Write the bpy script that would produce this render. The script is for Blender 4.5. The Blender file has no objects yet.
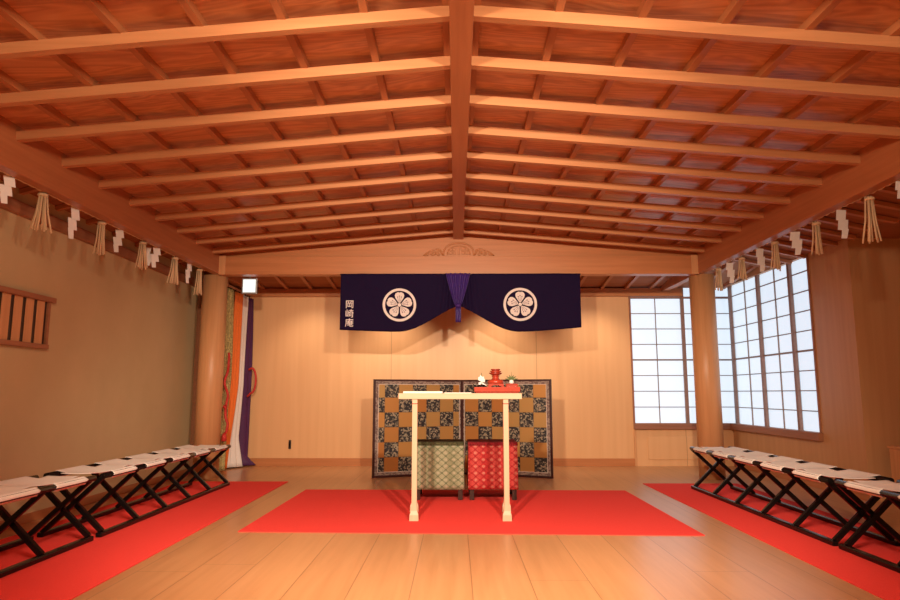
import bpy, bmesh, math, random
from mathutils import Vector, Matrix
random.seed(7)
scene = bpy.context.scene
COL = scene.collection
PI = math.pi

# ------------------------------------------------------------------ helpers
class MB:
    """collects shapes into one bmesh"""
    def __init__(self):
        self.bm = bmesh.new()
    def box(self, c, s, rot=None, bevel=0.0, mi=0):
        r = bmesh.ops.create_cube(self.bm, size=1.0)
        vs = r['verts']
        fs = set(f for v in vs for f in v.link_faces)
        bmesh.ops.scale(self.bm, vec=s, verts=vs)
        if bevel > 0:
            es = list(set(e for v in vs for e in v.link_edges))
            g = bmesh.ops.bevel(self.bm, geom=es, offset=bevel, segments=2, affect='EDGES', profile=0.6)
            vs = list(set(g['verts']) | set(v for v in vs if v.is_valid))
            fs = set(f for v in vs for f in v.link_faces)
        m = Matrix.Translation(Vector(c))
        if rot is not None:
            m = m @ rot.to_4x4()
        bmesh.ops.transform(self.bm, matrix=m, verts=vs)
        for f in fs:
            f.material_index = mi
        return self
    def bx(self, a, b, bevel=0.0, mi=0):
        c = [(p + q) / 2 for p, q in zip(a, b)]
        s = [abs(q - p) for p, q in zip(a, b)]
        return self.box(c, s, None, bevel, mi)
    def bar(self, p, q, w, h, bevel=0.0, up=(0, 0, 1)):
        p, q = Vector(p), Vector(q)
        d = (q - p)
        L = d.length
        z = d.normalized()
        x = Vector(up).cross(z)
        if x.length < 1e-4:
            x = Vector((1, 0, 0)).cross(z)
        x.normalize()
        y = z.cross(x)
        rot = Matrix((x, y, z)).transposed()
        return self.box((p + q) / 2, (w, h, L), rot, bevel)
    def tube(self, pts, r, n=8, cap=True, mi=0):
        pts = [Vector(p) for p in pts]
        rs = r if isinstance(r, (list, tuple)) else [r] * len(pts)
        rings = []
        prev = None
        for i, p in enumerate(pts):
            t = (pts[min(i + 1, len(pts) - 1)] - pts[max(i - 1, 0)]).normalized()
            if prev is None:
                a = Vector((0, 0, 1)) if abs(t.z) < 0.9 else Vector((1, 0, 0))
                x = t.cross(a).normalized()
            else:
                x = prev - t * prev.dot(t)
                x.normalize()
            prev = x
            y = t.cross(x)
            rings.append([self.bm.verts.new(p + (x * math.cos(2 * PI * k / n) + y * math.sin(2 * PI * k / n)) * rs[i]) for k in range(n)])
        for a, b in zip(rings[:-1], rings[1:]):
            for k in range(n):
                f = self.bm.faces.new((a[k], a[(k + 1) % n], b[(k + 1) % n], b[k]))
                f.smooth = True
                f.material_index = mi
        if cap:
            self.bm.faces.new(rings[0][::-1]).material_index = mi
            self.bm.faces.new(rings[-1]).material_index = mi
        return self
    def lathe(self, prof, c=(0, 0, 0), n=24, mi=0):
        rings = []
        for r, z in prof:
            rings.append([self.bm.verts.new((c[0] + r * math.cos(2 * PI * k / n), c[1] + r * math.sin(2 * PI * k / n), c[2] + z)) for k in range(n)])
        for a, b in zip(rings[:-1], rings[1:]):
            for k in range(n):
                f = self.bm.faces.new((a[k], a[(k + 1) % n], b[(k + 1) % n], b[k]))
                f.smooth = True
                f.material_index = mi
        self.bm.faces.new(rings[0][::-1])
        self.bm.faces.new(rings[-1])
        return self
    def prism(self, poly, fn, depth, mi=0):
        """poly: list of 2-D points; fn(u, v, t) -> 3-D point, t = 0 (front) .. depth (back)"""
        a = [self.bm.verts.new(fn(u, v, 0)) for u, v in poly]
        b = [self.bm.verts.new(fn(u, v, depth)) for u, v in poly]
        n = len(poly)
        fs = [self.bm.faces.new(a), self.bm.faces.new(b[::-1])]
        for k in range(n):
            fs.append(self.bm.faces.new((a[k], b[k], b[(k + 1) % n], a[(k + 1) % n])))
        for f in fs:
            f.material_index = mi
        return self
    def grid(self, fn, nu, nv, skip=None, mi=0):
        vs = {}
        def V(i, j):
            if (i, j) not in vs:
                vs[i, j] = self.bm.verts.new(fn(i / nu, j / nv))
            return vs[i, j]
        for i in range(nu):
            for j in range(nv):
                if skip and skip((i + .5) / nu, (j + .5) / nv):
                    continue
                f = self.bm.faces.new((V(i, j), V(i + 1, j), V(i + 1, j + 1), V(i, j + 1)))
                f.smooth = True
                f.material_index = mi
        return self
    def build(self, name, mats, parent=None, solid=0.0, loc=None, fix=True):
        if fix:
            bmesh.ops.recalc_face_normals(self.bm, faces=self.bm.faces)
        me = bpy.data.meshes.new(name)
        self.bm.to_mesh(me)
        self.bm.free()
        for m in (mats if isinstance(mats, (list, tuple)) else [mats]):
            me.materials.append(m)
        o = bpy.data.objects.new(name, me)
        COL.objects.link(o)
        if parent is not None:
            o.parent = parent
        if loc:
            o.location = loc
        if solid:
            md = o.modifiers.new('solid', 'SOLIDIFY')
            md.thickness = solid
            md.offset = 0
        return o

def tag(o, label, cat, group=None):
    o['label'] = label
    o['category'] = cat
    if group:
        o['group'] = group
    return o

def thing(name, label, cat, loc=(0, 0, 0), rz=0.0, group=None):
    o = bpy.data.objects.new(name, None)
    o.empty_display_size = 0.1
    COL.objects.link(o)
    o.location = loc
    o.rotation_euler = (0, 0, rz)
    return tag(o, label, cat, group)

def struct(o):
    o['kind'] = 'structure'
    return o

def dup(root, loc, rz=0.0, label=None):
    r = root.copy()
    COL.objects.link(r)
    r.location = loc
    r.rotation_euler = (0, 0, rz)
    if label:
        r['label'] = label
    for ch in list(root.children):
        c = ch.copy()
        COL.objects.link(c)
        c.parent = r
        for g in list(ch.children):
            d = g.copy()
            COL.objects.link(d)
            d.parent = c
    return r

# ------------------------------------------------------------------ materials
class NT:
    def __init__(self, name):
        self.m = bpy.data.materials.new(name)
        self.m.use_nodes = True
        self.t = self.m.node_tree
        self.b = self.t.nodes['Principled BSDF']
    def n(self, typ, **kw):
        nd = self.t.nodes.new(typ)
        for k, v in kw.items():
            setattr(nd, k, v)
        return nd
    def l(self, a, b):
        self.t.links.new(a, b)
    def val(self, sock, v):
        if hasattr(v, 'is_linked') or isinstance(v, bpy.types.NodeSocket):
            self.l(v, sock)
        else:
            sock.default_value = v
    def math(self, op, a, b=0.0, c=None):
        nd = self.n('ShaderNodeMath', operation=op)
        self.val(nd.inputs[0], a)
        self.val(nd.inputs[1], b)
        if c is not None:
            self.val(nd.inputs[2], c)
        return nd.outputs[0]
    def mix(self, f, a, b, blend='MIX'):
        nd = self.n('ShaderNodeMix', data_type='RGBA', blend_type=blend)
        self.val(nd.inputs[0], f)
        for s, v in ((nd.inputs[6], a), (nd.inputs[7], b)):
            if isinstance(v, (tuple, list)):
                s.default_value = (*v[:3], 1)
            else:
                self.l(v, s)
        return nd.outputs[2]
    def coord(self, which='Object'):
        return self.n('ShaderNodeTexCoord').outputs[which]
    def mapping(self, vec, scale=(1, 1, 1), loc=(0, 0, 0)):
        nd = self.n('ShaderNodeMapping')
        nd.inputs['Scale'].default_value = scale
        nd.inputs['Location'].default_value = loc
        self.l(vec, nd.inputs['Vector'])
        return nd.outputs[0]
    def noise(self, vec, scale=5, detail=4, rough=.5, dist=0.0):
        nd = self.n('ShaderNodeTexNoise')
        nd.inputs['Scale'].default_value = scale
        nd.inputs['Detail'].default_value = detail
        nd.inputs['Roughness'].default_value = rough
        nd.inputs['Distortion'].default_value = dist
        self.l(vec, nd.inputs['Vector'])
        return nd.outputs['Fac']
    def ramp(self, fac, stops):
        nd = self.n('ShaderNodeValToRGB')
        self.l(fac, nd.inputs[0])
        e = nd.color_ramp.elements
        while len(e) < len(stops):
            e.new(0.5)
        for x, (p, c) in zip(e, stops):
            x.position = p
            x.color = (*c, 1) if len(c) == 3 else c
        return nd.outputs[0]
    def sep(self, vec):
        nd = self.n('ShaderNodeSeparateXYZ')
        self.l(vec, nd.inputs[0])
        return nd.outputs
    def bump(self, h, strength=.2, dist=.01):
        nd = self.n('ShaderNodeBump')
        nd.inputs['Strength'].default_value = strength
        nd.inputs['Distance'].default_value = dist
        self.l(h, nd.inputs['Height'])
        self.l(nd.outputs[0], self.b.inputs['Normal'])
    def fin(self, col=None, rough=.5, spec=.5, metal=0.0):
        if col is not None:
            if isinstance(col, (tuple, list)):
                self.b.inputs['Base Color'].default_value = (*col[:3], 1)
            else:
                self.l(col, self.b.inputs['Base Color'])
        self.val(self.b.inputs['Roughness'], rough)
        self.b.inputs['Specular IOR Level'].default_value = spec
        self.b.inputs['Metallic'].default_value = metal
        return self.m

def wood(name, c1, c2, grain='y', rough=.45, scale=1.0, spec=.4, wave=0.0, var=.0):
    k = NT(name)
    co = k.coord()
    s = {'x': (1.2, 26, 26), 'y': (26, 1.2, 26), 'z': (26, 26, 1.2)}[grain]
    s = tuple(a * scale for a in s)
    v = k.mapping(co, s)
    f = k.noise(v, 1.0, 5, .55, .3)
    if wave:
        s2 = {'x': (.9, 7, 7), 'y': (7, .9, 7), 'z': (7, 7, .9)}[grain]
        v2 = k.mapping(co, s2)
        w = k.noise(v2, 1.0, 2, .5, .6)
        w = k.math('MULTIPLY', w, 9.0)
        w = k.math('FRACT', w)
        f = k.math('ADD', k.math('MULTIPLY', f, 1 - wave), k.math('MULTIPLY', w, wave))
    col = k.ramp(f, [(.25, c1), (.75, c2)])
    if var:
        lo = k.noise(k.mapping(co, (.8, .8, .8)), 1.0, 1)
        col = k.mix(var, col, k.ramp(lo, [(.3, (.45, .45, .45)), (.7, (1, 1, 1))]), 'MULTIPLY')
    return k.fin(col, rough, spec)

def plain(name, col, rough=.5, spec=.5, metal=0.0, noise=.12, scale=40):
    k = NT(name)
    f = k.noise(k.coord(), scale, 3)
    a = tuple(c * (1 - noise) for c in col)
    b = tuple(min(1, c * (1 + noise)) for c in col)
    return k.fin(k.ramp(f, [(.3, a), (.7, b)]), rough, spec, metal)

def emit(name, col, strength):
    k = NT(name)
    k.b.inputs['Base Color'].default_value = (.45, .45, .45, 1)
    k.b.inputs['Emission Color'].default_value = (*col, 1)
    k.b.inputs['Emission Strength'].default_value = strength
    k.b.inputs['Roughness'].default_value = .8
    return k.m

# palette (linear)
M = {}
M['beam'] = wood('beam_wood', (.38, .125, .046), (.48, .175, .068), 'y', .4)
M['beamx'] = wood('tie_beam_wood', (.46, .175, .064), (.56, .225, .088), 'x', .4)
M['rafter'] = wood('rafter_wood', (.47, .195, .078), (.59, .265, .115), 'x', .42)
M['batten'] = wood('batten_wood', (.38, .13, .048), (.48, .185, .072), 'y', .45)
M['aisle'] = wood('aisle_batten_wood', (.44, .17, .065), (.56, .24, .10), 'x', .45)
M['post'] = wood('post_wood', (.58, .28, .12), (.70, .37, .175), 'z', .4)
M['panel_dark'] = wood('brown_trim_wood', (.30, .12, .055), (.40, .17, .085), 'y', .5)
M['sill'] = wood('sill_wood', (.28, .12, .07), (.36, .16, .10), 'x', .45)
M['pale'] = wood('pale_cypress', (.66, .46, .31), (.73, .53, .37), 'x', .45)
M['palez'] = wood('pale_cypress_upright', (.66, .46, .31), (.73, .53, .37), 'z', .45)
M['lattice'] = plain('lattice_wood', (.30, .22, .19), .5)
M['stile'] = plain('stile_wood', (.30, .17, .13), .5)
M['black'] = plain('black_lacquer', (.006, .005, .005), .22, .3, noise=.05)
M['canvas'] = plain('white_canvas', (.88, .84, .80), .85, .2, noise=.04, scale=150)
M['red'] = plain('red_lacquer', (.44, .05, .024), .25, .5, noise=.1)
M['darkred'] = plain('dark_red_lacquer', (.32, .035, .018), .25, .5, noise=.1)
M['gold'] = plain('gold_leaf', (.75, .45, .10), .3, .5, .9)
M['white'] = plain('white_paper', (.88, .86, .84), .7, .2, noise=.02)
M['straw'] = wood('straw', (.62, .43, .24), (.80, .62, .40), 'z', .8, 2.0)
M['steel'] = plain('grey_metal', (.35, .35, .36), .4, .5, .6)
M['maroon'] = plain('maroon_lacquer', (.045, .010, .010), .35)
M['darkwood'] = plain('dark_brown_wood', (.035, .014, .009), .4)
M['cord'] = plain('red_cord', (.55, .03, .025), .6, noise=.2, scale=200)
M['paper'] = emit('lit_shoji_paper', (.69, .85, 1.0), .90)
M['lamp_face'] = emit('lit_sign_face', (.85, 1.0, .97), .95)
M['purple_satin'] = plain('purple_satin', (.055, .020, .19), .35, .5, noise=.15)
M['navy'] = plain('navy_cloth', (.010, .004, .030), .8, .12, noise=.15, scale=120)
M['crest'] = plain('crest_white', (.80, .74, .72), .8, .2, noise=.03)
M['green_leaf'] = plain('green_leaf', (.12, .16, .06), .6)
M['olive'] = plain('olive_brocade', (.42, .34, .14), .65, .3, noise=.5, scale=45)
M['orange'] = plain('orange_silk', (.85, .20, .035), .5, .4, noise=.06)
M['silk'] = plain('white_silk', (.80, .76, .74), .55, .4, noise=.03)
M['violet'] = plain('violet_silk', (.080, .018, .085), .55, .4, noise=.1)

def floor_mat():
    k = NT('plank_floor')
    co = k.coord()
    x, y, z = k.sep(co)
    u = k.math('DIVIDE', k.math('ADD', x, .235 + .315 * 40), .315)
    fr = k.math('FRACT', u)
    idx = k.math('FLOOR', u)
    wn = k.n('ShaderNodeTexWhiteNoise', noise_dimensions='1D')
    k.l(idx, wn.inputs['W'])
    comb = k.n('ShaderNodeCombineXYZ')
    k.l(k.math('MULTIPLY', x, 18), comb.inputs[0])
    k.l(k.math('ADD', y, k.math('MULTIPLY', wn.outputs[0], 30)), comb.inputs[1])
    g = k.noise(comb.outputs[0], 1.0, 5, .55, .4)
    col = k.ramp(g, [(.25, (.50, .245, .105)), (.75, (.60, .315, .145))])
    col = k.mix(.22, col, k.ramp(wn.outputs[0], [(0, (.6, .55, .5)), (1, (1, 1, 1))]), 'MULTIPLY')
    seam = k.math('LESS_THAN', fr, .016)
    # staggered butt joints
    yy = k.math('FRACT', k.math('DIVIDE', k.math('ADD', y, k.math('MULTIPLY', wn.outputs[0], 7.3)), 3.9))
    seam2 = k.math('LESS_THAN', yy, .0012)
    s = k.math('MAXIMUM', seam, seam2)
    col = k.mix(k.math('MULTIPLY', s, .65), col, (.16, .07, .03))
    return k.fin(col, .30, .45)
M['floor'] = floor_mat()

def panel_mat():
    k = NT('wall_panel_wood')
    co = k.coord()
    x, y, z = k.sep(co)
    f = k.noise(k.mapping(co, (14, 14, .5)), 1.0, 5, .5, .3)
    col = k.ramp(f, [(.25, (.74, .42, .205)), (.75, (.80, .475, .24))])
    u = k.math('FRACT', k.math('DIVIDE', k.math('ADD', x, .92 + 2.055 * 5), 2.055))
    seam = k.math('LESS_THAN', u, .004)
    col = k.mix(k.math('MULTIPLY', seam, .55), col, (.25, .11, .05))
    return k.fin(col, .38, .4)
M['panel'] = panel_mat()
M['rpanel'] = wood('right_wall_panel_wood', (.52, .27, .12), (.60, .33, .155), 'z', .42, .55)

def plaster():
    k = NT('tan_plaster')
    co = k.coord()
    f = k.noise(co, 2.0, 6, .6)
    f2 = k.noise(co, 160.0, 2)
    col = k.ramp(f, [(.3, (.56, .425, .235)), (.7, (.61, .465, .26))])
    k.bump(f2, .25, .004)
    return k.fin(col, .9, .15)
M['plaster'] = plaster()

def board_mat():
    k = NT('cedar_ceiling_boards')
    co = k.coord()
    x, y, z = k.sep(co)
    # each half-metre board: grain runs across the room
    idx = k.math('FLOOR', k.math('DIVIDE', k.math('ADD', y, 10.0), .5))
    wn = k.n('ShaderNodeTexWhiteNoise', noise_dimensions='1D')
    k.l(idx, wn.inputs['W'])
    comb = k.n('ShaderNodeCombineXYZ')
    k.l(k.math('ADD', k.math('MULTIPLY', x, .8), k.math('MULTIPLY', wn.outputs[0], 40)), comb.inputs[0])
    k.l(k.math('MULTIPLY', y, 5.0), comb.inputs[1])
    w = k.noise(comb.outputs[0], 1.0, 3, .55, .5)
    w = k.math('FRACT', k.math('MULTIPLY', w, 11.0))
    w = k.math('ABSOLUTE', k.math('SUBTRACT', w, .5))
    col = k.ramp(w, [(0.0, (.46, .165, .064)), (.5, (.64, .275, .118))])
    return k.fin(col, .36, .5)
M['board'] = board_mat()
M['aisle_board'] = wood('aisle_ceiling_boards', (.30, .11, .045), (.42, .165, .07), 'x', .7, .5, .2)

def rug_mat():
    k = NT('red_felt')
    co = k.coord()
    f = k.noise(co, 220, 3)
    col = k.ramp(f, [(.3, (.80, .058, .050)), (.7, (.88, .080, .068))])
    k.bump(f, .3, .002)
    return k.fin(col, .95, .1)
M['rug'] = rug_mat()

def screen_mat():
    """gold leaf and dark brocade squares; uses the panel's own local axes (x across, z up)"""
    k = NT('gold_and_brocade_checks')
    co = k.coord()
    x, y, z = k.sep(co)
    cx, cz = .176, .1775
    u = k.math('DIVIDE', k.math('ADD', x, 10 * cx * 2), cx)
    v = k.math('DIVIDE', k.math('ADD', z, 10 * cz * 2), cz)
    fu, fv = k.math('FLOOR', u), k.math('FLOOR', v)
    par = k.math('MODULO', k.math('ADD', fu, fv), 2.0)
    par = k.math('GREATER_THAN', par, .5)
    comb = k.n('ShaderNodeCombineXYZ')
    k.l(fu, comb.inputs[0]); k.l(fv, comb.inputs[1])
    wn = k.n('ShaderNodeTexWhiteNoise', noise_dimensions='2D')
    k.l(comb.outputs[0], wn.inputs['Vector'])
    gold = k.ramp(wn.outputs[0], [(0, (.50, .21, .055)), (.5, (.56, .29, .085)), (1, (.50, .31, .11))])  # ochre to orange per square: reflections put into the gold colour
    vo = k.n('ShaderNodeTexVoronoi', feature='F1', distance='CHEBYCHEV')
    vo.inputs['Scale'].default_value = 60
    k.l(co, vo.inputs['Vector'])
    bro = k.ramp(k.sep(vo.outputs['Color'])[0], [(.40, (.02, .02, .025)), (.50, (.16, .14, .11)), (.66, (.04, .04, .045)), (.74, (.36, .31, .22))])
    br = bro.node
    br.color_ramp.interpolation = 'CONSTANT'
    col = k.mix(par, gold, bro)
    # thin dark joints between the leaves
    e = k.math('MINIMUM', k.math('FRACT', u), k.math('FRACT', v))
    col = k.mix(k.math('MULTIPLY', k.math('LESS_THAN', e, .03), .5), col, (.12, .06, .02))
    met = k.math('MULTIPLY', k.math('SUBTRACT', 1.0, par), .35)
    k.l(met, k.b.inputs['Metallic'])
    m = k.fin(col, .38, .5)
    k.l(met, k.b.inputs['Metallic'])
    return m
M['screen'] = screen_mat()

def border_mat():
    k = NT('grey_brocade_border')
    vo = k.n('ShaderNodeTexVoronoi')
    vo.inputs['Scale'].default_value = 60
    k.l(k.coord(), vo.inputs['Vector'])
    col = k.ramp(k.sep(vo.outputs['Color'])[0], [(.3, (.17, .11, .10)), (.7, (.36, .28, .24))])
    return k.fin(col, .6)
M['border'] = border_mat()

def brocade(name, a, b, c, d):
    """hexagonal lattice brocade, local object axes"""
    k = NT(name)
    co = k.coord()
    x, y, z = k.sep(co)
    h = k.math('ADD', x, y)
    u = k.math('MULTIPLY', h, 2 * PI / .076)
    v = k.math('MULTIPLY', z, 2 * PI / .062)
    cu, cv = k.math('COSINE', u), k.math('COSINE', v)
    p = k.math('ADD', cu, cv)                      # diamonds
    band = k.math('ABSOLUTE', p)
    dots = k.math('GREATER_THAN', p, 1.35)
    ring = k.math('LESS_THAN', band, .30)
    noise = k.noise(co, 90, 2)
    stripe = k.math('COSINE', k.math('MULTIPLY', h, 2 * PI / .19))
    col = k.mix(k.math('MULTIPLY', k.math('ADD', stripe, 1.0), .5), a, b)
    col = k.mix(ring, col, c)
    col = k.mix(dots, col, d)
    col = k.mix(.35, col, k.ramp(noise, [(.35, (.35, .35, .35)), (.65, (1, 1, 1))]), 'MULTIPLY')
    return k.fin(col, .75, .25)
M['green_brocade'] = brocade('green_brocade', (.27, .29, .17), (.37, .40, .26), (.15, .19, .11), (.43, .43, .30))
M['red_brocade'] = brocade('red_brocade', (.50, .035, .035), (.58, .085, .075), (.36, .02, .025), (.64, .22, .17))
M['green_top'] = plain('dark_green_brocade', (.07, .075, .035), .8, .2, noise=.6, scale=80)
M['red_top'] = plain('dark_red_brocade', (.20, .012, .018), .8, .2, noise=.5, scale=80)

# ------------------------------------------------------------------ room constants
XR = 0.03                 # ridge centre
YB = 9.23                  # back wall
YF = -2.6                  # wall behind the viewer
XL = -3.35                 # left wall
XW = 3.85                  # right wall at the window bay
XRR = 5.1                  # right wall in the nearer half
YT = 7.78                  # tie beam / columns
ZB = 2.435                 # underside of the beams

def rz_bottom(x):          # underside of the rafters
    return 2.882 - 0.085 * (abs(x - XR) - .06)

# ------------------------------------------------------------------ shell
struct(MB().bx((XL - .15, YF - .15, -.12), (XRR + .15, YB + .6, 0)).build('floor', M['floor']))
struct(MB().bx((XL - .14, YF, 0), (XL, YB, 2.62)).build('wall_left', M['plaster']))
m = MB()
m.bx((XL, YB, 0), (2.47, YB + .12, 2.75))
m.bx((2.47, YB, 0), (XW, YB + .12, .50))
m.bx((2.47, YB, 2.50), (XW + .12, YB + .12, 2.75))
struct(m.build('wall_back', M['panel']))
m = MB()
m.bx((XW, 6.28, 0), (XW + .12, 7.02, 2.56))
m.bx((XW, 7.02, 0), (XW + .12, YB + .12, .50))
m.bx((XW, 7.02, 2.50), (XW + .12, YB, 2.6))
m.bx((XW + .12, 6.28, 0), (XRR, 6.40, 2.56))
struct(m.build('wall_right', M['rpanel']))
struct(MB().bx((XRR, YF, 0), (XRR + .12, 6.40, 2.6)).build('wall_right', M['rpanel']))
struct(MB().bx((XL - .14, YF - .12, 0), (XRR + .12, YF, 3.1)).build('wall_front', M['plaster']))

# ceiling boards (two slopes) with rafters and battens below
def zboard(x):
    return rz_bottom(x) + .102
m = MB()
for s in (-1, 1):
    def fn(u, v, s=s):
        x = XR + s * u * 3.20
        return (x, YF + v * (YT + .06 - YF), zboard(x))
    m.grid(fn, 1, 1)
    def fn2(u, v, s=s):
        x = XR + s * u * 3.20
        return (x, YF + v * (YT + .06 - YF), zboard(x) + .03)
    m.grid(fn2, 1, 1)
ceil = struct(m.build('ceiling', M['board'], fix=False))
for k in range(-6, 10):
    y1 = 3.09 + .497 * k
    for s in (-1, 1):
        xa, xb = XR + s * .057, XR + s * 2.93
        m = MB()
        m.prism([(xa, rz_bottom(xa)), (xb, rz_bottom(xb)), (xb, rz_bottom(xb) + .06), (xa, rz_bottom(xa) + .06)],
                lambda u, v, t, y1=y1: (u, y1 - .047 + t, v), .047)
        m.build('rafter', M['rafter'], ceil)
for s in (-1, 1):
    for j in range(8):
        x = XR + s * (.078 + .415 * j)
        if abs(x) > 2.86:
            continue
        zb = rz_bottom(x) + .058
        MB().bx((x - .02, YF + .01, zb), (x + .02, YT - .05, zb + .048)).build('batten', M['batten'], ceil)

# beams
struct(MB().bx((XR - .061, YF, 2.862), (XR + .061, YT - .02, 3.02), .004).build('trim_1', M['beam']))          # ridge beam
struct(MB().bx((-2.97, YF, ZB), (-2.88, YB - .001, 2.79), .006).build('trim_2', M['beam']))
struct(MB().bx((2.925, YF, ZB), (3.015, YB - .001, 2.79), .006).build('trim_3', M['beam']))
struct(MB().bx((-2.88, YT - .03, 2.425), (2.925, YT + .12, 2.648), .004).build('trim_4', M['beamx']))      # tie beam
m = MB()
g = [(-3.10, 2.648), (3.13, 2.648), (3.13, 2.80), (XR, 3.05), (-3.10, 2.80)]
m.prism(g, lambda u, v, t: (u, YT + .0 + t, v), .06)
gable = struct(m.build('wall_gable', M['beamx']))
# carved relief on the gable
m = MB()
ox, oz = .035, 2.648
def P(px, pz, d=.0):
    return (ox + px, YT - .002 - d, oz + pz)
dome = []
for i in range(25):
    a = PI * i / 24
    dome.append(P(-.185 * math.cos(a), .012 + .155 * math.sin(a) ** .7, .008))
m.tube(dome, .011, 6)
m.tube([P(p[0] - ox, p[2] - oz, .008) for p in [(ox + .74 * (q[0] - ox), 0, oz + .02 + .72 * (q[2] - oz - .012)) for q in dome]], .008, 6)
def spiral(cx, cz, r, turns, a0, sgn):
    pts = []
    for i in range(30):
        t = i / 29
        a = a0 + sgn * turns * 2 * PI * t
        rr = r * (1 - .8 * t)
        pts.append(P(cx + rr * math.cos(a), cz + rr * math.sin(a), .006))
    return pts
for s in (-1, 1):
    m.tube(spiral(s * .235, .055, .045, 1.6, -PI / 2, s), .008, 6)
    m.tube(spiral(s * .31, .045, .038, 1.5, PI / 2, -s), .008, 6)
    m.tube(spiral(s * .38, .030, .026, 1.4, -PI / 2, s), .007, 6)
    m.tube([P(s * .19, .015, .006), P(s * .25, .10, .006), P(s * .30, .085, .006), P(s * .36, .065, .006), P(s * .43, .01, .006)], .008, 6)
    for q in range(4):
        a = q * PI / 2 + PI / 4
        m.box(P(s * .075 + .03 * math.cos(a), .065 + .03 * math.sin(a), .005), (.036, .016, .036), None, .006)
m.box(P(0, .08, .005), (.02, .016, .12), None, .005)
m.build('carved_relief', M['beamx'], gable)

# columns
for cx_, sg, lab in ((-2.985, 1, 'round pale wooden column beside the hanging coloured banners'),
                     (3.03, -1, 'round pale wooden column standing in front of the paper windows')):
    c = thing('wooden_column', lab, 'column', (cx_, YT + .15, 0))
    MB().lathe([(.147, 0), (.147, ZB - .002)], n=48).build('shaft', M['post'], c)
    x0 = -2.885 - cx_ if sg > 0 else 2.848 - cx_
    MB().bx((x0, -.192, ZB - .012), (x0 + .082, -.181, 2.66), .002).build('cap_strip', M['post'], c)

# aisle ceilings
def slab(name, pts, mat):
    m = MB()
    m.bm.faces.new([m.bm.verts.new(p) for p in pts])
    o = m.build(name, mat, solid=.02)
    return struct(o)
aL = slab('ceiling_left', [(-2.97, YF, 2.66), (-2.97, YT + .12, 2.66), (XL, YT + .12, 2.56), (XL, YF, 2.56)], M['aisle_board'])
for i in range(22):
    y = YT - .25 - .455 * i
    if y < 1: break
    MB().bar((-2.97, y, 2.628), (XL + .005, y, 2.528), .035, .04, up=(0, 1, 0)).build('batten', M['aisle'], aL)
aB = slab('ceiling_back', [(XL, YT + .12, 2.66), (XW, YT + .12, 2.66), (XW, YB, 2.50), (XL, YB, 2.50)], M['aisle_board'])
for i in range(22):
    x = -3.10 + .345 * i
    if x > XW: break
    MB().bar((x, YT + .125, 2.63), (x, YB - .06, 2.478), .035, .045, up=(1, 0, 0)).build('batten', M['batten'], aB)
aR = slab('ceiling_right', [(3.015, YF, 2.70), (XW, YF, 2.52), (XW, YT + .12, 2.52), (3.015, YT + .12, 2.70)], M['aisle_board'])
slab('ceiling_right', [(XW, YF, 2.52), (XRR, YF, 2.50), (XRR, 6.3, 2.50), (XW, 6.3, 2.52)], M['aisle_board'])
for i in range(22):
    y = YT - .12 - .30 * i
    if y < 1: break
    MB().bar((3.015, y, 2.66), (XW, y, 2.485), .035, .045, up=(0, 1, 0)).build('batten', M['aisle'], aR)
# wall-top trims
struct(MB().bx((XL, YB - .07, 2.365), (3.22, YB, 2.48), .004).build('trim_5', M['beamx']))
struct(MB().bx((XL, YF, 2.345), (XL + .05, YB - .07, 2.44), .004).build('trim_6', M['panel_dark']))
struct(MB().bx((XL, 8.32, 0), (XL + .09, 8.46, 2.345), .006).build('trim_7', M['panel_dark']))
struct(MB().bx((XL + .09, YB - .015, 0), (2.47, YB, .105), .003).build('baseboard_back', M['beamx']))
struct(MB().bx((XL, YF, 0), (XL + .015, 8.32, .07), .003).build('baseboard_left', M['beam']))
struct(MB().bx((XW - .015, 6.28, 0), (XW, YB, .07), .003).build('baseboard_right', M['beam']))
# lighter raised board in the dado below the back window
struct(MB().bx((2.47, YB - .02, 0), (2.50, YB, .50)).build('trim_9', M['post']))
struct(MB().bx((2.66, YB - .012, .09), (3.80, YB, .40), .004).build('trim_10', M['panel']))

# ------------------------------------------------------------------ shoji windows
ZS, ROW = .585, .22
def shoji(parent, a, b, axis, plane, ztop, cols, into):
    """one sliding paper panel between a and b along axis, standing in the given plane"""
    def pt(s, d, z):
        return (s, plane + d * into, z) if axis == 'x' else (plane + d * into, s, z)
    def bx(m, s0, s1, d0, d1, z0, z1):
        p, q = pt(s0, d0, z0), pt(s1, d1, z1)
        m.bx([min(i, j) for i, j in zip(p, q)], [max(i, j) for i, j in zip(p, q)])
    m = MB()
    bx(m, a, b, .030, .034, ZS, ztop)
    pane = m.build('paper_pane', M['paper'], parent)
    m = MB()
    k = 0
    while ZS + k * ROW < ztop:
        z = ZS + k * ROW
        t = .011 if k == 4 else .0055
        if k: bx(m, a, b, .012, .029, z - t, z + t)
        k += 1
    for c in range(1, cols):
        s = a + (b - a) * c / cols
        bx(m, s - .0055, s + .0055, .014, .029, ZS, ztop)
    m.build('lattice', M['lattice'], parent)
    return pane
def stile(parent, s, w, axis, plane, into, ztop):
    if axis == 'x':
        p, q = (s - w / 2, plane, ZS), (s + w / 2, plane + .035 * into, ztop)
    else:
        p, q = (plane, s - w / 2, ZS), (plane + .035 * into, s + w / 2, ztop)
    MB().bx([min(i, j) for i, j in zip(p, q)], [max(i, j) for i, j in zip(p, q)]).build('stile', M['stile'], parent)

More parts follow.
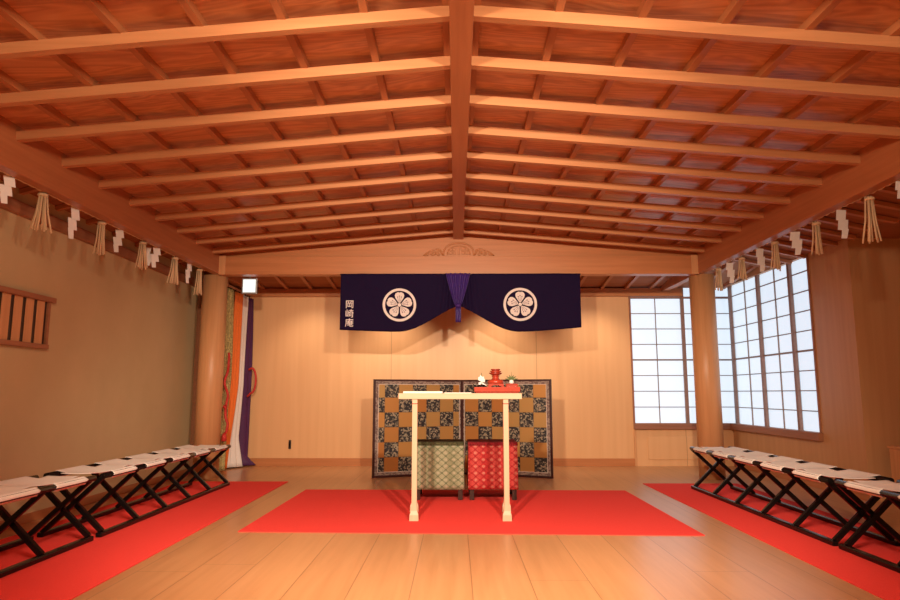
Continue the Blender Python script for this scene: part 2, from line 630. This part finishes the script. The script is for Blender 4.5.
m = MB()
m.bx((2.47, YB - .05, .50), (XW - .05, YB + .10, ZS), .004)
m.bx((2.47, YB - .01, ZS), (2.495, YB + .08, 2.365))
m.bx((2.47, YB - .02, 2.345), (XW + .06, YB + .03, 2.362))
w1 = struct(m.build('window_1', M['sill']))
shoji(w1, 2.495, 3.215, 'x', YB + .02, 2.345, 2, 1)
shoji(w1, 3.255, XW + .09, 'x', YB + .02, 2.5, 2, 1)
stile(w1, 3.235, .045, 'x', YB + .005, 1, 2.5)
m = MB()
m.bx((XW - .05, 6.98, .50), (XW + .10, YB, ZS), .004)
m.bx((XW - .01, 7.0, ZS), (XW + .08, 7.03, 2.5))
w2 = struct(m.build('window_2', M['panel_dark']))
shoji(w2, 8.29, 9.10, 'y', XW + .02, 2.5, 2, 1)
shoji(w2, 7.49, 8.25, 'y', XW + .02, 2.5, 2, 1)
shoji(w2, 7.03, 7.45, 'y', XW + .02, 2.5, 1, 1)
for s in (9.125, 8.27, 7.47):
    stile(w2, s, .05, 'y', XW + .005, 1, 2.5)

# slatted window in the left plaster wall
m = MB()
m.bx((XL - .01, 4.30, 1.735), (XL + .045, 5.30, 1.775), .003)
m.bx((XL - .01, 4.30, 1.352), (XL + .045, 5.25, 1.388), .003)
m.bx((XL - .01, 5.235, 1.388), (XL + .025, 5.265, 1.735), .002)
w3 = struct(m.build('window_3', M['panel_dark']))
MB().bx((XL + .0005, 4.30, 1.388), (XL + .006, 5.235, 1.735)).build('dark_backing', M['darkwood'], w3)
for i in range(8):
    y0 = 5.20 - .135 * i
    MB().bx((XL + .007, y0 - .092, 1.388), (XL + .014, y0, 1.735), .002).build('slat', M['post'], w3)

# ------------------------------------------------------------------ red felt carpets
def rug(name, c, label):
    m = MB()
    m.prism(c, lambda u, v, t: (u, v, .006 - t), .0055)
    return tag(m.build(name, M['rug']), label, 'carpet')
rug('felt_carpet', [(-1.586, 4.90), (1.758, 4.80), (1.741, 6.928), (-1.563, 6.967)], 'red felt carpet in the middle of the floor under the offering table')
rug('felt_carpet', [(-3.12, .3), (-1.86, .3), (-1.905, 7.58), (-3.12, 7.58)], 'red felt carpet runner along the plaster wall under the left benches')
rug('felt_carpet', [(2.10, .3), (3.12, .3), (3.12, 7.46), (2.075, 7.46)], 'red felt carpet runner on the window side under the right benches')

# ------------------------------------------------------------------ folding benches
def make_bench(label, loc):
    t = thing('folding_bench', label, 'bench', loc, 0, 'black folding benches with white canvas seats')
    L = 1.30
    st = [-1.262 + .505 * i for i in range(6)]
    for s in (-1, 1):
        MB().bx((s * .205 - .021, -L, .0), (s * .205 + .021, L, .034), .008).build('base_rail', M['black'], t)
        MB().tube([(s * .2, -L + .01, .415), (s * .2, L - .01, .415)], .021, 12).build('top_rail', M['black'], t)
    for y in st:
        for s in (-1, 1):
            o = .018 * s
            MB().bar((s * .2, y + o, .030), (-s * .197, y + o, .405), .034, .032, .005, up=(0, 1, 0)).build('leg', M['black'], t)
    # canvas: wraps the two top rails, cut away where the legs meet them
    nu, nv = 156, 26
    def fn(u, v):
        y = -L + .025 + u * (2 * L - .05)
        w = (v - .5) * 2                       # -1..1
        a = abs(w)
        sg = 1 if w > 0 else -1
        if a > .86:                            # around the rail
            th = PI / 2 - (a - .86) / .14 * PI * .95
            return (sg * (.2 + .026 * math.cos(th)), y, .415 + .026 * math.sin(th))
        k = a / .86
        d = min(abs(y - q) for q in st)
        sag = .034 * (1 - k ** 2) * (.35 + .65 * min(1, d / .2))
        return (sg * .2 * k, y, .441 - sag)
    def skip(u, v):
        y = -L + .025 + u * (2 * L - .05)
        a = abs(v - .5) * 2
        d = min(abs(y - q) for q in st)
        return d < .080 and a > .44
    MB().grid(fn, nu, nv, skip).build('canvas_seat', M['canvas'], t, solid=.004)
    return t
b0 = make_bench('far bench of the left row, nearest the hanging banners', (-2.69, 5.975, .006))
dup(b0, (-2.69, 3.285, .006), 0, 'near bench of the left row, below the slatted window')
dup(b0, (2.69, 5.76, .006), 0, 'far bench of the right row, in front of the paper windows')
dup(b0, (2.69, 3.10, .006), 0, 'near bench of the right row, cut off by the right picture edge')

# ------------------------------------------------------------------ offering table
t = thing('offering_table', 'tall narrow unfinished pale wood table standing on the red carpet', 'table', (.033, 5.29, .006))
MB().bx((-.497, 0, .945), (.497, .46, .992), .003).build('tabletop', M['pale'], t)
for x, y in ((-.365, .032), (.368, .032), (-.388, .43), (.394, .43)):
    m = MB()
    m.bx((x - .021, y - .021, .07), (x + .021, y + .021, .945), .004)
    prof = [(.021, .12), (.024, .075), (.034, .045), (.036, .0)]
    for (r1, z1), (r2, z2) in zip(prof[:-1], prof[1:]):
        vs = []
        for r, z in ((r1, z1), (r2, z2)):
            vs.append([m.bm.verts.new((x + a * r, y + b * r, z)) for a, b in ((-1, -1), (1, -1), (1, 1), (-1, 1))])
        for q in range(4):
            m.bm.faces.new((vs[0][q], vs[0][(q + 1) % 4], vs[1][(q + 1) % 4], vs[1][q]))
    m.bx((x - .0355, y - .0355, 0), (x + .0355, y + .0355, .004))
    m.build('leg', M['palez'], t)
    MB().bx((x - .0235, y - .0235, .905), (x + .0235, y + .0235, .912), .002).build('leg_band', M['red'], t)
for x, x2 in ((-.365, -.388), (.368, .394)):
    MB().bar((x, .055, .91), (x2, .407, .91), .05, .026, .003, up=(1, 0, 0)).build('apron', M['palez'], t)
TZ = .998
# papers on the table
o = MB().bx((-.160, -.10, 0), (.160, .10, .016), .003).build('paper_packet', M['white'], loc=(-.27, 5.43, TZ))
tag(o, 'thick folded white paper packet lying at the left end of the pale table', 'paper')
o = MB().bx((-.11, -.08, 0), (.11, .08, .006), .001).build('paper_sheet', M['white'], loc=(.015, 5.42, TZ))
tag(o, 'thin white paper sheets lying mid table next to the red tray', 'paper')
# lacquer tray
t = thing('lacquer_tray', 'red lacquered tray holding the sake set on the pale table', 'tray', (.335, 5.46, TZ))
MB().bx((-.185, -.14, .012), (.185, .14, .022), .002).build('tray_bottom', M['red'], t)
m = MB()
for a, b in (((-.185, -.14), (.185, -.130)), ((-.185, .130), (.185, .14)), ((-.185, -.13), (-.175, .13)), ((.175, -.13), (.185, .13))):
    m.bx((a[0], a[1], .020), (b[0], b[1], .050), .002)
m.build('tray_rim', M['red'], t)
for a in (-.125, .125):
    MB().bx((-.175, a - .005, 0), (.175, a + .005, .012)).build('foot', M['darkred'], t)
TT = TZ + .022
# cup stand
t = thing('cup_stand', 'red lacquered stand with an arched base carrying the sake cups', 'stand', (.330, 5.45, TT))
m = MB()
arch = [(-.068, 0), (-.05, 0), (-.045, .03), (-.02, .044), (.02, .044), (.045, .03), (.05, 0), (.068, 0), (.062, .056), (-.062, .056)]
m.prism(arch, lambda u, v, t_: (u, -.06 + t_, v), .12)
m.build('base', M['red'], t)
MB().lathe([(.062, .056), (.068, .064), (.064, .082), (.045, .090), (.032, .094)], n=28).build('plinth', M['red'], t)
MB().lathe([(.032, .094), (.026, .105), (.030, .118), (.040, .122)], n=24).build('neck', M['red'], t)
for i, (r, lab) in enumerate(((.058, 'widest red sake cup, lowest of the stack on the stand'), (.050, 'middle red sake cup of the stack on the stand'), (.042, 'smallest red sake cup, topmost of the stack on the stand'))):
    z0 = TT + .1225 + .0155 * i
    o = MB().lathe([(r * .45, 0), (r * .45, .004), (r * .8, .012), (r, .024), (r * .97, .024), (r * .75, .014), (r * .3, .010)], n=28).build('sake_cup', M['darkred'] if i % 2 == 0 else M['red'], loc=(.330, 5.45, z0))
    tag(o, lab, 'cup', 'stacked sake cups')
# ewer with white paper ornament, left
t = thing('sake_ewer', 'black sake ewer with a white paper ornament at the left of the tray', 'ewer', (.212, 5.44, TT))
MB().lathe([(.032, 0), (.044, .008), (.046, .030), (.034, .046), (.014, .052), (.012, .056)], n=24).build('pot', M['black'], t)
MB().tube([(-.040, 0, .025), (-.060, 0, .035), (-.066, 0, .052)], [.008, .006, .005], 8).build('spout', M['black'], t)
MB().tube([(.020, -.03, .03), (.030, -.052, .03), (.028, -.055, .012)], [.006, .005, .004], 8).build('handle', M['black'], t)
m = MB()
for a, l in ((-.55, .05), (-.15, .06), (.35, .05), (1.0, .035), (2.5, .07), (-2.4, .035)):
    d = Vector((math.sin(a), 0, math.cos(a)))
    n = Vector((d.z, 0, -d.x)) * .016
    c = Vector((0, -.012, .070))
    vs = [m.bm.verts.new(p) for p in (c, c + d * l * .6 + n, c + d * l + Vector((0, -.006, 0)), c + d * l * .6 - n)]
    m.bm.faces.new(vs)
m.build('paper_ornament', M['white'], t, solid=.002)
MB().tube([(0, 0, .056), (.004, 0, .10), (.0, 0, .145)], [.006, .004, .002], 6).build('pine_sprig', M['green_leaf'], t)
# red box with flower ornament, right
t = thing('lacquer_box', 'red lacquered box at the right of the tray under a paper flower ornament', 'box', (.460, 5.46, TT))
MB().bx((-.048, -.07, 0), (.048, .07, .044), .005).build('body', M['red'], t)
MB().bx((-.049, -.072, .0445), (.049, .072, .056), .005).build('lid', M['red'], t)
t = thing('flower_ornament', 'white paper and green sprig ornament standing on the red box', 'ornament', (.460, 5.44, TT + .056))
MB().lathe([(.012, 0), (.020, .010), (.016, .026), (.008, .032)], n=18).build('knot', M['white'], t)
m = MB()
for a in (-1.3, -.8, -.35, .35, .8, 1.3):
    m.tube([(0, 0, .026), (.03 * math.sin(a), -.004, .03 + .03 * math.cos(a)), (.055 * math.sin(a), 0, .028 + .045 * math.cos(a))], [.003, .007, .002], 6)
m.build('leaves', M['green_leaf'], t)
MB().tube([(0, 0, .03), (0, 0, .10)], [.003, .0015], 6).build('stem', M['green_leaf'], t)

# ------------------------------------------------------------------ brocade stools
def stool(x, fab, top, label):
    t = thing('brocade_stool', label, 'stool', (x, 6.50, .006), 0, 'stools behind the table')
    m = MB()
    def side(u, v):
        z = .098 + v * .405
        a = u * 4
        c = [(-.229, -.21), (.229, -.21), (.229, .21), (-.229, .21), (-.229, -.21)]
        i = min(3, int(a)); f = a - i
        px = c[i][0] * (1 - f) + c[i + 1][0] * f
        py = c[i][1] * (1 - f) + c[i + 1][1] * f
        flare = 1 + .02 * (1 - v) + .006 * (1 - v) * math.sin(u * 60)
        return (px * flare, py * flare, z)
    m.grid(side, 64, 8)
    m.build('cloth_skirt', fab, t, solid=.006)
    MB().bx((-.236, -.217, .500), (.236, .217, .532), .008).build('seat', top, t)
    for sx in (-1, 1):
        for sy in (-1, 1):
            MB().bx((sx * .20 - .022, sy * .18 - .022, 0), (sx * .20 + .022, sy * .18 + .022, .498), .003).build('leg', M['darkwood'], t)
    return t
stool(-.160, M['green_brocade'], M['green_top'], 'green patterned cloth stool left of the red one')
stool(.348, M['red_brocade'], M['red_top'], 'red patterned cloth stool right of the green one')

# ------------------------------------------------------------------ folding screen
t = thing('folding_screen', 'low two-leaf folding screen of gold and dark squares behind the table', 'screen', (.075, 8.32, 0))
HS = 1.165
for s in (-1, 1):
    ex, ey = (-1.075, -.385) if s < 0 else (1.075, -.405)
    W = math.hypot(ex, ey)
    ang = math.atan2(ey, ex) if s > 0 else math.atan2(-ey, -ex)
    rot = Matrix.Rotation(ang, 3, 'Z')
    def leaf(m, x0, x1, z0, z1, d0, d1, bev=0.0):
        # local leaf frame: x from hinge outwards (s), front is -y
        m.bx((min(s * x0, s * x1), d0, z0), (max(s * x0, s * x1), d1, z1), bev)
    m = MB(); leaf(m, .006, W, 0, HS, -.008, .012)
    p = m.build('leaf', M['darkwood'], t)
    p.rotation_euler = (0, 0, ang)
    m = MB(); leaf(m, .042, W - .066, .066, HS - .062, -.0115, -.0085)
    off = Vector((.044 if s > 0 else -(W - .066) + .074, 0, .056))
    bmesh.ops.translate(m.bm, vec=-off, verts=m.bm.verts)
    q = m.build('checked_panel', M['screen'], p, loc=off)
    m = MB()
    for a in ((.022, W - .026, .026, .062), (.022, W - .026, HS - .058, HS - .022), (.022, .038, .062, HS - .058), (W - .062, W - .026, .062, HS - .058)):
        leaf(m, a[0], a[1], a[2], a[3], -.011, -.0085)
    m.build('brocade_border', M['border'], p)
    m = MB()
    for a in ((.038, W - .062, .062, .066), (.038, W - .062, HS - .062, HS - .058), (.038, .042, .066, HS - .062), (W - .066, W - .062, .066, HS - .062)):
        leaf(m, a[0], a[1], a[2], a[3], -.012, -.0085)
    m.build('cream_line', M['canvas'], p)
    m = MB()
    for a in ((0.004, .022, 0, HS), (W - .026, W, 0, HS), (.022, W - .026, 0, .026), (.022, W - .026, HS - .022, HS)):
        leaf(m, a[0], a[1], a[2], a[3], -.016, -.0085, .002)
    m.build('frame', M['maroon'], p)

# ------------------------------------------------------------------ crested curtain
t = thing('crested_curtain', 'dark navy curtain with two white flower crests hanging from the wide beam', 'curtain', (0, 7.70, 0))
CX = .03
def zbot(x):
    d = abs(x - CX)
    if d < .72:
        s = d / .72
        return 2.03 - .31 * (.5 * (3 * s ** 2 - 2 * s ** 3) + .5 * math.sin(PI / 2 * s))
    e = (d - .72) / .73
    return 1.72 + (.025 if x < 0 else .05) * e ** 1.5
def cy(x, z):
    d = x - CX
    v = (2.42 - z) / .7
    pl = math.exp(-(d / .17) ** 2) * .022 * math.sin(d * 95 * (1 - .35 * v))
    dr = .010 * math.sin(d * 5.2 + 1.1) * v + .012 * math.exp(-((abs(d) - 1.15 + .5 * v) / .10) ** 2)
    swag = -.03 * math.exp(-(d / .22) ** 2) * v
    return pl - dr + swag
X0, X1 = -1.385, 1.490
def cf(u, v):
    x = X0 + (X1 - X0) * u
    zt = 2.422
    zb = zbot(x)
    z = zt + (zb - zt) * v
    xx = x + .012 * (1 - v) * (1 if x > 0 else -1) * 0
    return (xx, cy(x, z), z)
MB().grid(cf, 260, 24).build('cloth', M['navy'], t, solid=.004)
MB().tube([(X0 - .01, .012, 2.415), (X1 + .01, .012, 2.415)], .010, 8).build('hanging_rod', M['darkwood'], t)
def on(x, z, off):
    return (x, cy(x, z) - off, z)
def flat(poly, m, off=.004, mi=0):
    # fan from centroid, laid on the cloth
    cxm = sum(p[0] for p in poly) / len(poly); czm = sum(p[1] for p in poly) / len(poly)
    c = m.bm.verts.new(on(cxm, czm, off))
    vs = [m.bm.verts.new(on(x, z, off)) for x, z in poly]
    for i in range(len(vs)):
        f = m.bm.faces.new((c, vs[i], vs[(i + 1) % len(vs)])); f.material_index = mi
for xc, zc in ((-.675, 2.043), (.768, 2.048)):
    m = MB()
    n = 64
    R0, R1 = .200, .170
    ra = [m.bm.verts.new(on(xc + R0 * math.cos(2 * PI * i / n), zc + R0 * math.sin(2 * PI * i / n), .004)) for i in range(n)]
    rb = [m.bm.verts.new(on(xc + R1 * math.cos(2 * PI * i / n), zc + R1 * math.sin(2 * PI * i / n), .004)) for i in range(n)]
    for i in range(n):
        m.bm.faces.new((ra[i], ra[(i + 1) % n], rb[(i + 1) % n], rb[i]))
    ring = m.build('crest', M['crest'], t, solid=.002)
    for p in range(5):
        a0 = PI / 2 + p * 2 * PI / 5
        m = MB()
        poly = []
        shape = [(.028, -.010), (.055, -.030), (.085, -.050), (.115, -.057), (.138, -.048), (.152, -.026), (.154, -.012), (.147, 0)]
        shape = shape + [(a, -b) for a, b in shape[::-1][1:]]
        for r, s in shape:
            poly.append((xc + r * math.cos(a0) - s * math.sin(a0), zc + r * math.sin(a0) + s * math.cos(a0)))
        flat(poly, m, .004)
        pet = m.build('petal', M['crest'], ring, solid=.002)
        m = MB()
        for s in (-.022, 0, .022):
            aa = a0
            r0, r1 = .038, .098 - abs(s) * .5
            q = []
            for r, w in ((r0, .0025), (r1, .0025)):
                q.append((r, s * (r / r1) - w)); q.append((r, s * (r / r1) + w))
            q = [q[0], q[2], q[3], q[1]]
            flat([(xc + r * math.cos(aa) - w * math.sin(aa), zc + r * math.sin(aa) + w * math.cos(aa)) for r, w in q], m, .0062)
            cxp, czp = r1 + .008, s
            flat([(xc + (cxp + .008 * math.cos(b)) * math.cos(aa) - (czp + .008 * math.sin(b)) * math.sin(aa), zc + (cxp + .008 * math.cos(b)) * math.sin(aa) + (czp + .008 * math.sin(b)) * math.cos(aa)) for b in [2 * PI * i / 8 for i in range(8)]], m, .0062)
        M.setdefault('crest_line', plain('crest_grey_line', (.30, .25, .30), .8, .2))
        m.build('stamens', M['crest_line'], ring)
    m = MB()
    flat([(xc + .022 * math.cos(2 * PI * i / 16), zc + .022 * math.sin(2 * PI * i / 16)) for i in range(16)], m, .005)
    m.build('flower_centre', M['crest'], ring, solid=.002)
# middle purple ribbon; its wide gather paints in light on the curtain pleats
m = MB()
def rib(u, v):
    w = .145 * (1 - v) ** .8 + .040
    x = CX - .005 + (u - .5) * 2 * w * .5 * 1.6
    z = 2.42 - v * .40
    return (x, -.040 - .030 * v - .016 * math.cos(u * 2 * PI * 5) * (1 - .3 * v), z)
m.grid(rib, 60, 12)
rb_ = m.build('ribbon_and_lit_pleats', M['purple_satin'], t, solid=.003)
m = MB()
m.lathe([(.020, 0), (.034, .012), (.036, .03), (.020, .045)], (CX - .002, -.085, 2.0), 16)
m.build('ribbon_knot', M['purple_satin'], rb_)
m = MB()
def tail(u, v):
    return (CX - .002 + (u - .5) * .062, -.085 - .008 * math.cos(u * 2 * PI * 3), 2.01 - v * .185)
m.grid(tail, 24, 6)
m.build('ribbon_tail', M['purple_satin'], rb_, solid=.003)
# three written characters
for ch, z in (('岡', 2.012), ('崎', 1.900), ('庵', 1.790)):
    cu = bpy.data.curves.new('text', 'FONT')
    cu.body = ch
    cu.size = .105
    cu.align_x = 'CENTER'
    cu.extrude = .0015
    cu.offset = .0008
    to = bpy.data.objects.new('tmp', cu)
    COL.objects.link(to)
    dg = bpy.context.evaluated_depsgraph_get()
    me = bpy.data.meshes.new_from_object(to.evaluated_get(dg))
    bpy.data.objects.remove(to)
    o = bpy.data.objects.new('written_character', me)
    me.materials.clear()
    me.materials.append(M['crest'])
    COL.objects.link(o)
    o.parent = t
    o.rotation_euler = (PI / 2, 0, 0)
    o.location = (-1.27, cy(-1.27, z + .04) - .009, z)

# ------------------------------------------------------------------ coloured banners by the left column
def banner(name, mat, y0, y1, prof, label, pl=3, amp=.022, ph=0.0):
    """prof: (z, x of near edge, x of far edge)"""
    def at(z):
        for (za, a, b), (zc, c, d) in zip(prof[:-1], prof[1:]):
            if za >= z >= zc:
                f = (za - z) / (za - zc)
                return a + (c - a) * f, b + (d - b) * f
        return prof[-1][1:]
    def fn(u, v):
        z = prof[0][0] + (prof[-1][0] - prof[0][0]) * v
        a, b = at(z)
        x = a + (b - a) * u
        y = y0 + (y1 - y0) * u
        w = amp * math.sin(u * 2 * PI * pl + ph + .8 * math.sin(v * 5)) * (.5 + .7 * v)
        return (x + w, y + w * .35, z)
    return tag(MB().grid(fn, 36, 40).build(name, mat, solid=.004), label, 'banner', 'ceremonial banners')
banner('silk_banner', M['olive'], 8.20, 8.48, [(2.345, -2.955, -2.94), (1.2, -2.97, -2.93), (.03, -3.0, -2.95)], 'olive green brocade banner nearest the left column', 3)
banner('silk_banner', M['orange'], 8.50, 8.74, [(2.335, -2.935, -2.91), (1.1, -2.97, -2.93), (.5, -3.02, -2.98), (.02, -3.13, -3.02)], 'orange silk banner between the olive and white ones', 3, .02, 1)
banner('silk_banner', M['silk'], 8.74, 8.96, [(2.33, -2.915, -2.905), (1.1, -2.955, -2.93), (.4, -3.04, -2.97), (.02, -3.10, -2.90)], 'white silk banner between the orange and purple ones', 3, .018, 2)
banner('silk_banner', M['violet'], 8.98, 9.15, [(2.325, -2.925, -2.885), (1.1, -2.985, -2.87), (.4, -3.06, -2.86), (.12, -3.06, -2.86), (.02, -3.05, -2.74)], 'purple silk banner nearest the back wall', 2, .014, 0)
t = thing('banner_rail', 'dark wooden rail at the ceiling carrying the coloured banners', 'rail', (-2.945, 8.68, 2.36))
MB().bx((-.015, -.50, .0), (.015, .48, .03), .004).build('bar', M['panel_dark'], t)
for y in (-.46, -.30, -.14, .02, .14, .26, .36, .45):
    MB().tube([(0, y, .0), (.008, y, -.006), (0, y, -.012)], .006, 6).build('hook', M['black'], t)
for y in (-.42, .42):
    MB().bx((-.008, y - .008, .03), (.008, y + .008, ZB - 2.36), .002).build('hanger', M['panel_dark'], t)
# red cords
m = MB()
m.tube([(-2.868 + .020 * math.sin(i * .27), 8.17 + .02 * math.cos(i * .5), 1.50 - i * .020) for i in range(34)], .016, 8)
c = m.build('twisted_cord', M['cord'])
tag(c, 'long red twisted cord hanging in front of the olive banner', 'cord')
m = MB(); m.lathe([(.014, 0), (.034, .015), (.030, .07), (.020, .10)], (-2.868, 8.17, .405), 12)
m.lathe([(.018, 0), (.030, .02), (.018, .045)], (-2.872, 8.17, .81), 12)
m.tube([(-2.868, 8.17, .84), (-2.862, 8.17, .70), (-2.83, 8.17, .62), (-2.842, 8.17, .53), (-2.868, 8.17, .49)], .017, 8)
m.build('tassel', M['cord'], c)
pts = []
for i in range(20):
    a = PI / 2 - PI * i / 19
    pts.append((-2.825 + .060 * math.cos(a), 9.02, 1.17 + .17 * math.sin(a)))
o = MB().tube([(-2.87, 9.02, 1.32)] + pts + [(-2.875, 9.02, .95)], .015, 8).build('cord_loop', M['cord'])
tag(o, 'red cord loop sticking out beside the purple banner', 'cord')

# ------------------------------------------------------------------ exit sign lamp, outlet, small stand
t = thing('lit_sign', 'small lit white square lamp hanging by the left column', 'sign', (-2.573, 7.98, 2.222))
MB().bx((-.094, -.012, 0), (.094, .030, .196), .004).build('housing', M['steel'], t)
MB().bx((-.078, -.017, .018), (.078, -.0125, .180), .001).build('lit_face', M['lamp_face'], t)
MB().tube([(0, .01, .197), (0, .01, .262)], .010, 8).build('stem', M['steel'], t)
MB().bx((-.12, -.04, .262), (.12, .06, .275), .003).build('ceiling_plate', M['white'], t)
t = thing('wall_outlet', 'dark narrow outlet low on the wooden back wall', 'outlet', (-2.315, YB - .001, .29))
MB().bx((-.018, -.010, -.06), (.018, 0, .06), .003).build('cover', M['darkwood'], t)
MB().bx((-.008, -.013, -.03), (.008, -.0101, .03), .001).build('socket', M['black'], t)
t = thing('wooden_box_stand', 'low wooden box standing by the right wall behind the benches', 'stand', (4.19, 5.92, 0))
MB().bx((-.24, -.18, 0), (.24, .18, .50), .006).build('body', M['post'], t)
MB().bx((-.25, -.19, .501), (.25, .19, .525), .005).build('top', M['post'], t)
MB().bx((-.14, -.186, .40), (.20, -.181, .43), .002).build('slot', M['darkwood'], t)

# ------------------------------------------------------------------ sacred ropes with paper streamers and straw tassels
def rope(x, label):
    m = MB()
    n = 260
    for ph in (0, PI):
        m.tube([(x + .007 * math.cos(i * .9 + ph), 1.2 + 6.4 * i / n, 2.455 + .007 * math.sin(i * .9 + ph)) for i in range(n + 1)], .009, 5)
    return tag(m.build('straw_rope', M['straw']), label, 'rope')
rope(-2.995, 'thin straw rope stretched along the outside of the left beam')
rope(3.042, 'thin straw rope stretched along the outside of the right beam')

def streamer(loc, L, rz, label, flip, n2):
    t = thing('paper_streamer', label, 'paper streamer', loc, rz, 'zigzag paper streamers')
    def strip(dx, dy, f, sc, tw):
        m = MB()
        h = L / 3 * sc
        segs = [(0, .040), (.014, .042), (.020, .026)]
        for i, (x, w) in enumerate(segs):
            x = dx + f * x
            w *= .80 if flip < 0 else 1.0
            z = -i * h
            k = .012 * f
            poly = [(x - w, z), (x + w, z), (x + w - k, z - h * 1.10), (x - w - k, z - h * 1.10)]
            if i == 2:
                poly = [(x - w, z), (x + w, z), (x + w * .7 - k, z - h), (x - w - k, z - h)]
            m.prism(poly, lambda u, v, t_, i=i: (u, dy + .005 * (i % 2) + t_ + .06 * (u - dx) * math.sin(i * 2.1 + tw), v), .003)
        m.build('paper_strip', M['white'], t)
    strip(0, 0, flip, 1, .3)
    if n2:
        strip(.075 * flip, .03, -flip, .9, 1.2)
    MB().tube([(0, .005, -.01), (0, .004, .02)], .003, 5).build('tie', M['straw'], t)
    return t
def straw(loc, L, rz, label, spread, n=9):
    t = thing('straw_tassel', label, 'straw tassel', loc, rz, 'straw tassels')
    m = MB()
    for i in range(n):
        f = (i / (n - 1) - .5) * 2
        rx = f * .022
        ry = .014 * math.cos(i * 2.4)
        e = spread * f + random.uniform(-.01, .01)
        m.tube([(rx, ry, 0), (rx + e * .35, ry, -L * .5), (rx + e, ry * 1.6, -L * random.uniform(.92, 1.0))], .0065, 6)
    m.build('stalks', M['straw'], t)
    MB().lathe([(.030, 0), (.036, .01), (.030, .022)], (0, 0, -.03), 12).build('binding', M['straw'], t)
    return t
order = ['nearest the viewer', 'second from the viewer', 'third from the viewer', 'fourth from the viewer', 'farthest from the viewer']
Ls = [(4.366, .20), (5.167, .26), (5.876, .215), (6.635, .212), (7.485, .235)]
Lt = [(4.747, .31, .045), (5.58, .315, .02), (6.346, .285, .03), (7.10, .315, .035), (7.80, .33, .025)]
rzs = [.8, 1.05, .25, .5, 1.2]
KL, KR = .955, .959
for i, (y, L) in enumerate(Ls):
    streamer((-2.995, y * KL, 2.440), L * KL, rzs[i], 'zigzag white paper streamer under the left beam, ' + order[i], -1, i in (0, 3))
for i, (y, L, s) in enumerate(Lt):
    straw((-2.995, y * KL, 2.440), L * KL, .9 if i else .3, 'straw tassel hanging under the left beam, ' + order[i], s)
Rs = [(4.488, .18), (5.217, .24), (5.951, .22), (6.662, .245), (7.416, .235)]
Rt = [(4.852, .37, .05), (5.594, .30, .025), (6.339, .295, .02), (7.097, .26, .025), (7.738, .28, .02)]
for i, (y, L) in enumerate(Rs):
    streamer((3.042, y * KR, 2.430), L * KR, [.1, .1, -.2, .2, .1][i], 'zigzag white paper streamer under the right beam, ' + order[i], 1, False)
for i, (y, L, s) in enumerate(Rt):
    straw((3.042, y * KR, 2.430), L * KR, .2, 'straw tassel hanging under the right beam, ' + order[i], s)

# ------------------------------------------------------------------ lights
def point(loc, power, col, r=.07):
    l = bpy.data.lights.new('lamp', 'POINT')
    l.energy = power; l.color = col; l.shadow_soft_size = r
    o = bpy.data.objects.new('lamp', l); COL.objects.link(o); o.location = loc
    return o
def spot(loc, target, power, col, size, blend=.6, r=.05):
    l = bpy.data.lights.new('spot', 'SPOT')
    l.energy = power; l.color = col; l.spot_size = size; l.spot_blend = blend; l.shadow_soft_size = r
    o = bpy.data.objects.new('spot', l); COL.objects.link(o); o.location = loc
    o.rotation_euler = (Vector(target) - Vector(loc)).to_track_quat('-Z', 'Y').to_euler()
    return o
WARM = (1.0, .775, .56)
for s in (-1, 1):
    point((s * .85, 1.3, 2.52), 120, WARM)
    spot((s * .75, 1.1, 2.50), (s * .2, 6.0, .35), 640, WARM, math.radians(78), .7)
for x, e in ((-2.0, 34), (-.9, 72), (.6, 72), (1.9, 46)):
    spot((x, 8.45, 2.44), (x, 9.25, .9), e, WARM, math.radians(95), 1.0, .04)

w = bpy.data.worlds.new('World')
scene.world = w
w.use_nodes = True
w.node_tree.nodes['Background'].inputs[0].default_value = (.8, .9, 1, 1)
w.node_tree.nodes['Background'].inputs[1].default_value = .6

# ------------------------------------------------------------------ camera
F = 650.0
cam = bpy.data.cameras.new('Camera')
cam.sensor_fit = 'HORIZONTAL'
cam.sensor_width = 36.0
cam.lens = F / 900 * 36.0
cam.clip_start = .05
co = bpy.data.objects.new('Camera', cam)
COL.objects.link(co)
co.location = (0, 0, 1.0)
pitch = math.atan(93 / F)
co.rotation_euler = (PI / 2 + pitch, 0, math.radians(.5235))
scene.camera = co
vs = scene.view_settings
vs.view_transform = 'Standard'
vs.look = 'None'
vs.gamma = 1
vs.exposure = 0
